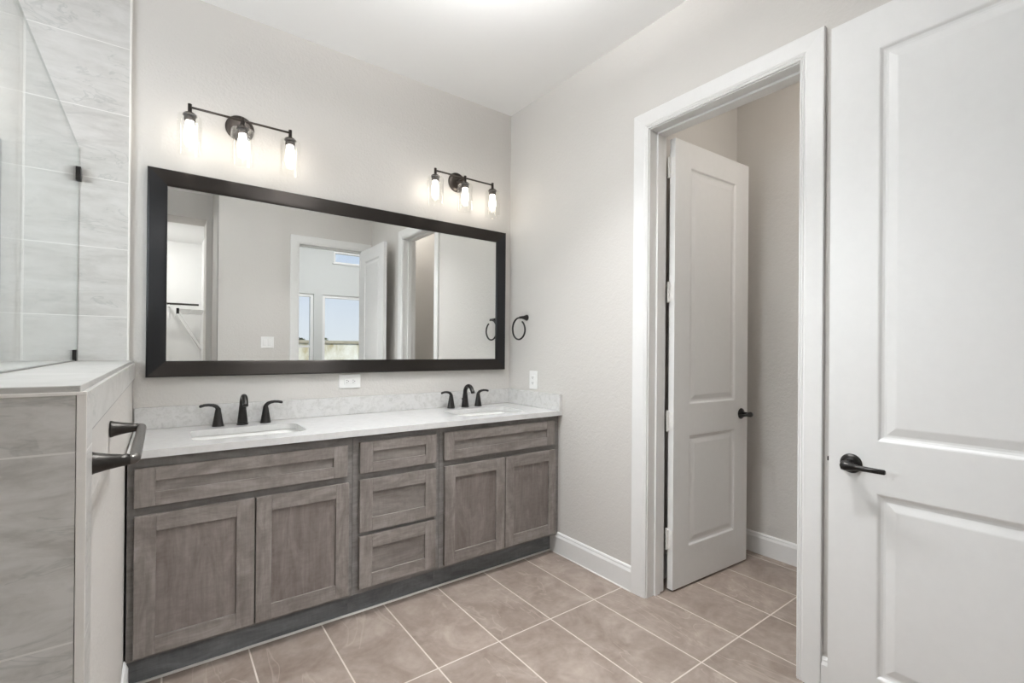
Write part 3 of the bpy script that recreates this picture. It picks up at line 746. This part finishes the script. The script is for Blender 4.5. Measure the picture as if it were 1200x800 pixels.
def fill_spot(x, y, z, watts, label):  # unseen spots added to brighten the floor and lower walls
    e = empty('added_ceiling_light', (x, y, z), label, 'ceiling light', 'added fill spots')
    b = bmesh.new(); lathe(b, [(.085, -.0005), (.083, -.005), (.064, -.006), (.060, -.001)], (x, y, z), 'z', 28, cap0=False, cap1=False); obj('trim_ring', b, M_TRIM, e)
    b = bmesh.new(); lathe(b, [(.061, -.0006), (.03, -.0012)], (x, y, z), 'z', 28); obj('lens', b, M_LENS, e)
    l = bpy.data.lights.new('fill_spot', 'SPOT'); l.energy = watts; l.spot_size = R(98); l.spot_blend = 1.0; l.shadow_soft_size = .07; l.color = (.97, .985, 1.0)
    o = bpy.data.objects.new('fill_spot', l); COL.objects.link(o); o.parent = e; o.location = (0, 0, -.012)
fill_spot(-.80, -1.25, H, 180, 'added fill spot above the floor in front of the drawers')
fill_spot(-1.05, -1.95, H, 110, 'added fill spot above the floor by the entry door')

# ------------------------------------------------------------------ outside
bm = bmesh.new(); box(bm, -8, 12, -20, YW - .17, -.35, -.15); struct('ground', bm, plain('dry_lawn', (.30, .28, .20), .9, sc=6, amt=.3))
def fence():
    m, n, o = new_mat('weathered_block_wall'); p = pbsdf(n, o, (.5, .48, .42), .9)
    v = pos(n); f = noise(n, mapping(n, v, (1.5, 1.5, .7)), 1.6, 5, .65, .6)
    L(n, ramp(n, f, [(.35, (.40, .34, .20)), (.5, (.62, .59, .50)), (.65, (.76, .75, .70))]), p.inputs['Base Color'])
    e = empty('garden_wall', (3, -12.2, -.15), 'weathered pale garden wall seen through the bedroom windows in the mirror', 'garden wall')
    b = bmesh.new(); box(b, -6, 10, -12.2, -12.0, -.15, 1.44); obj('blockwork', b, m, e)
    b = bmesh.new(); box(b, -6, 10, -12.24, -11.96, 1.44, 1.53, bev=.01); obj('coping', b, plain('coping_stone', (.42, .38, .30), .9, sc=8, amt=.3), e)
fence()
def shrub(x, y, h, r, label):
    m = plain('shrub_green', (.10, .12, .05), .9, sc=9, amt=.5)
    e = empty('shrub', (x, y, -.15), label, 'shrub', 'shrubs behind the garden wall')
    b = bmesh.new(); tube(b, [(x, y, -.15), (x + .05, y, h * .6)], [.05, .03], 8); obj('stem', b, plain('bark', (.12, .09, .06), .9), e)
    b = bmesh.new()
    for k in range(150):
        a, t, q = random.uniform(0, 6.28), random.uniform(-1, 1), random.random() ** .5
        c = Vector((x + r * q * math.cos(a), y + r * q * math.sin(a), h - r * .5 + r * .8 * t * (1.1 - q)))
        u = Vector((random.uniform(-1, 1), random.uniform(-1, 1), random.uniform(-.6, 1))).normalized() * r * .22; w = u.orthogonal().normalized() * r * .10
        b.faces.new([b.verts.new(c - u), b.verts.new(c + w), b.verts.new(c + u), b.verts.new(c - w)])
    obj('foliage', b, m, e, recalc=False)
shrub(1.35, -13.6, 1.66, .40, 'dark shrub showing over the garden wall in the narrow window')
shrub(2.12, -13.4, 1.62, .36, 'dark shrub showing over the garden wall in the wide window')
for p_ in list(bpy.data.objects):
    if '_w' in p_: del p_['_w']
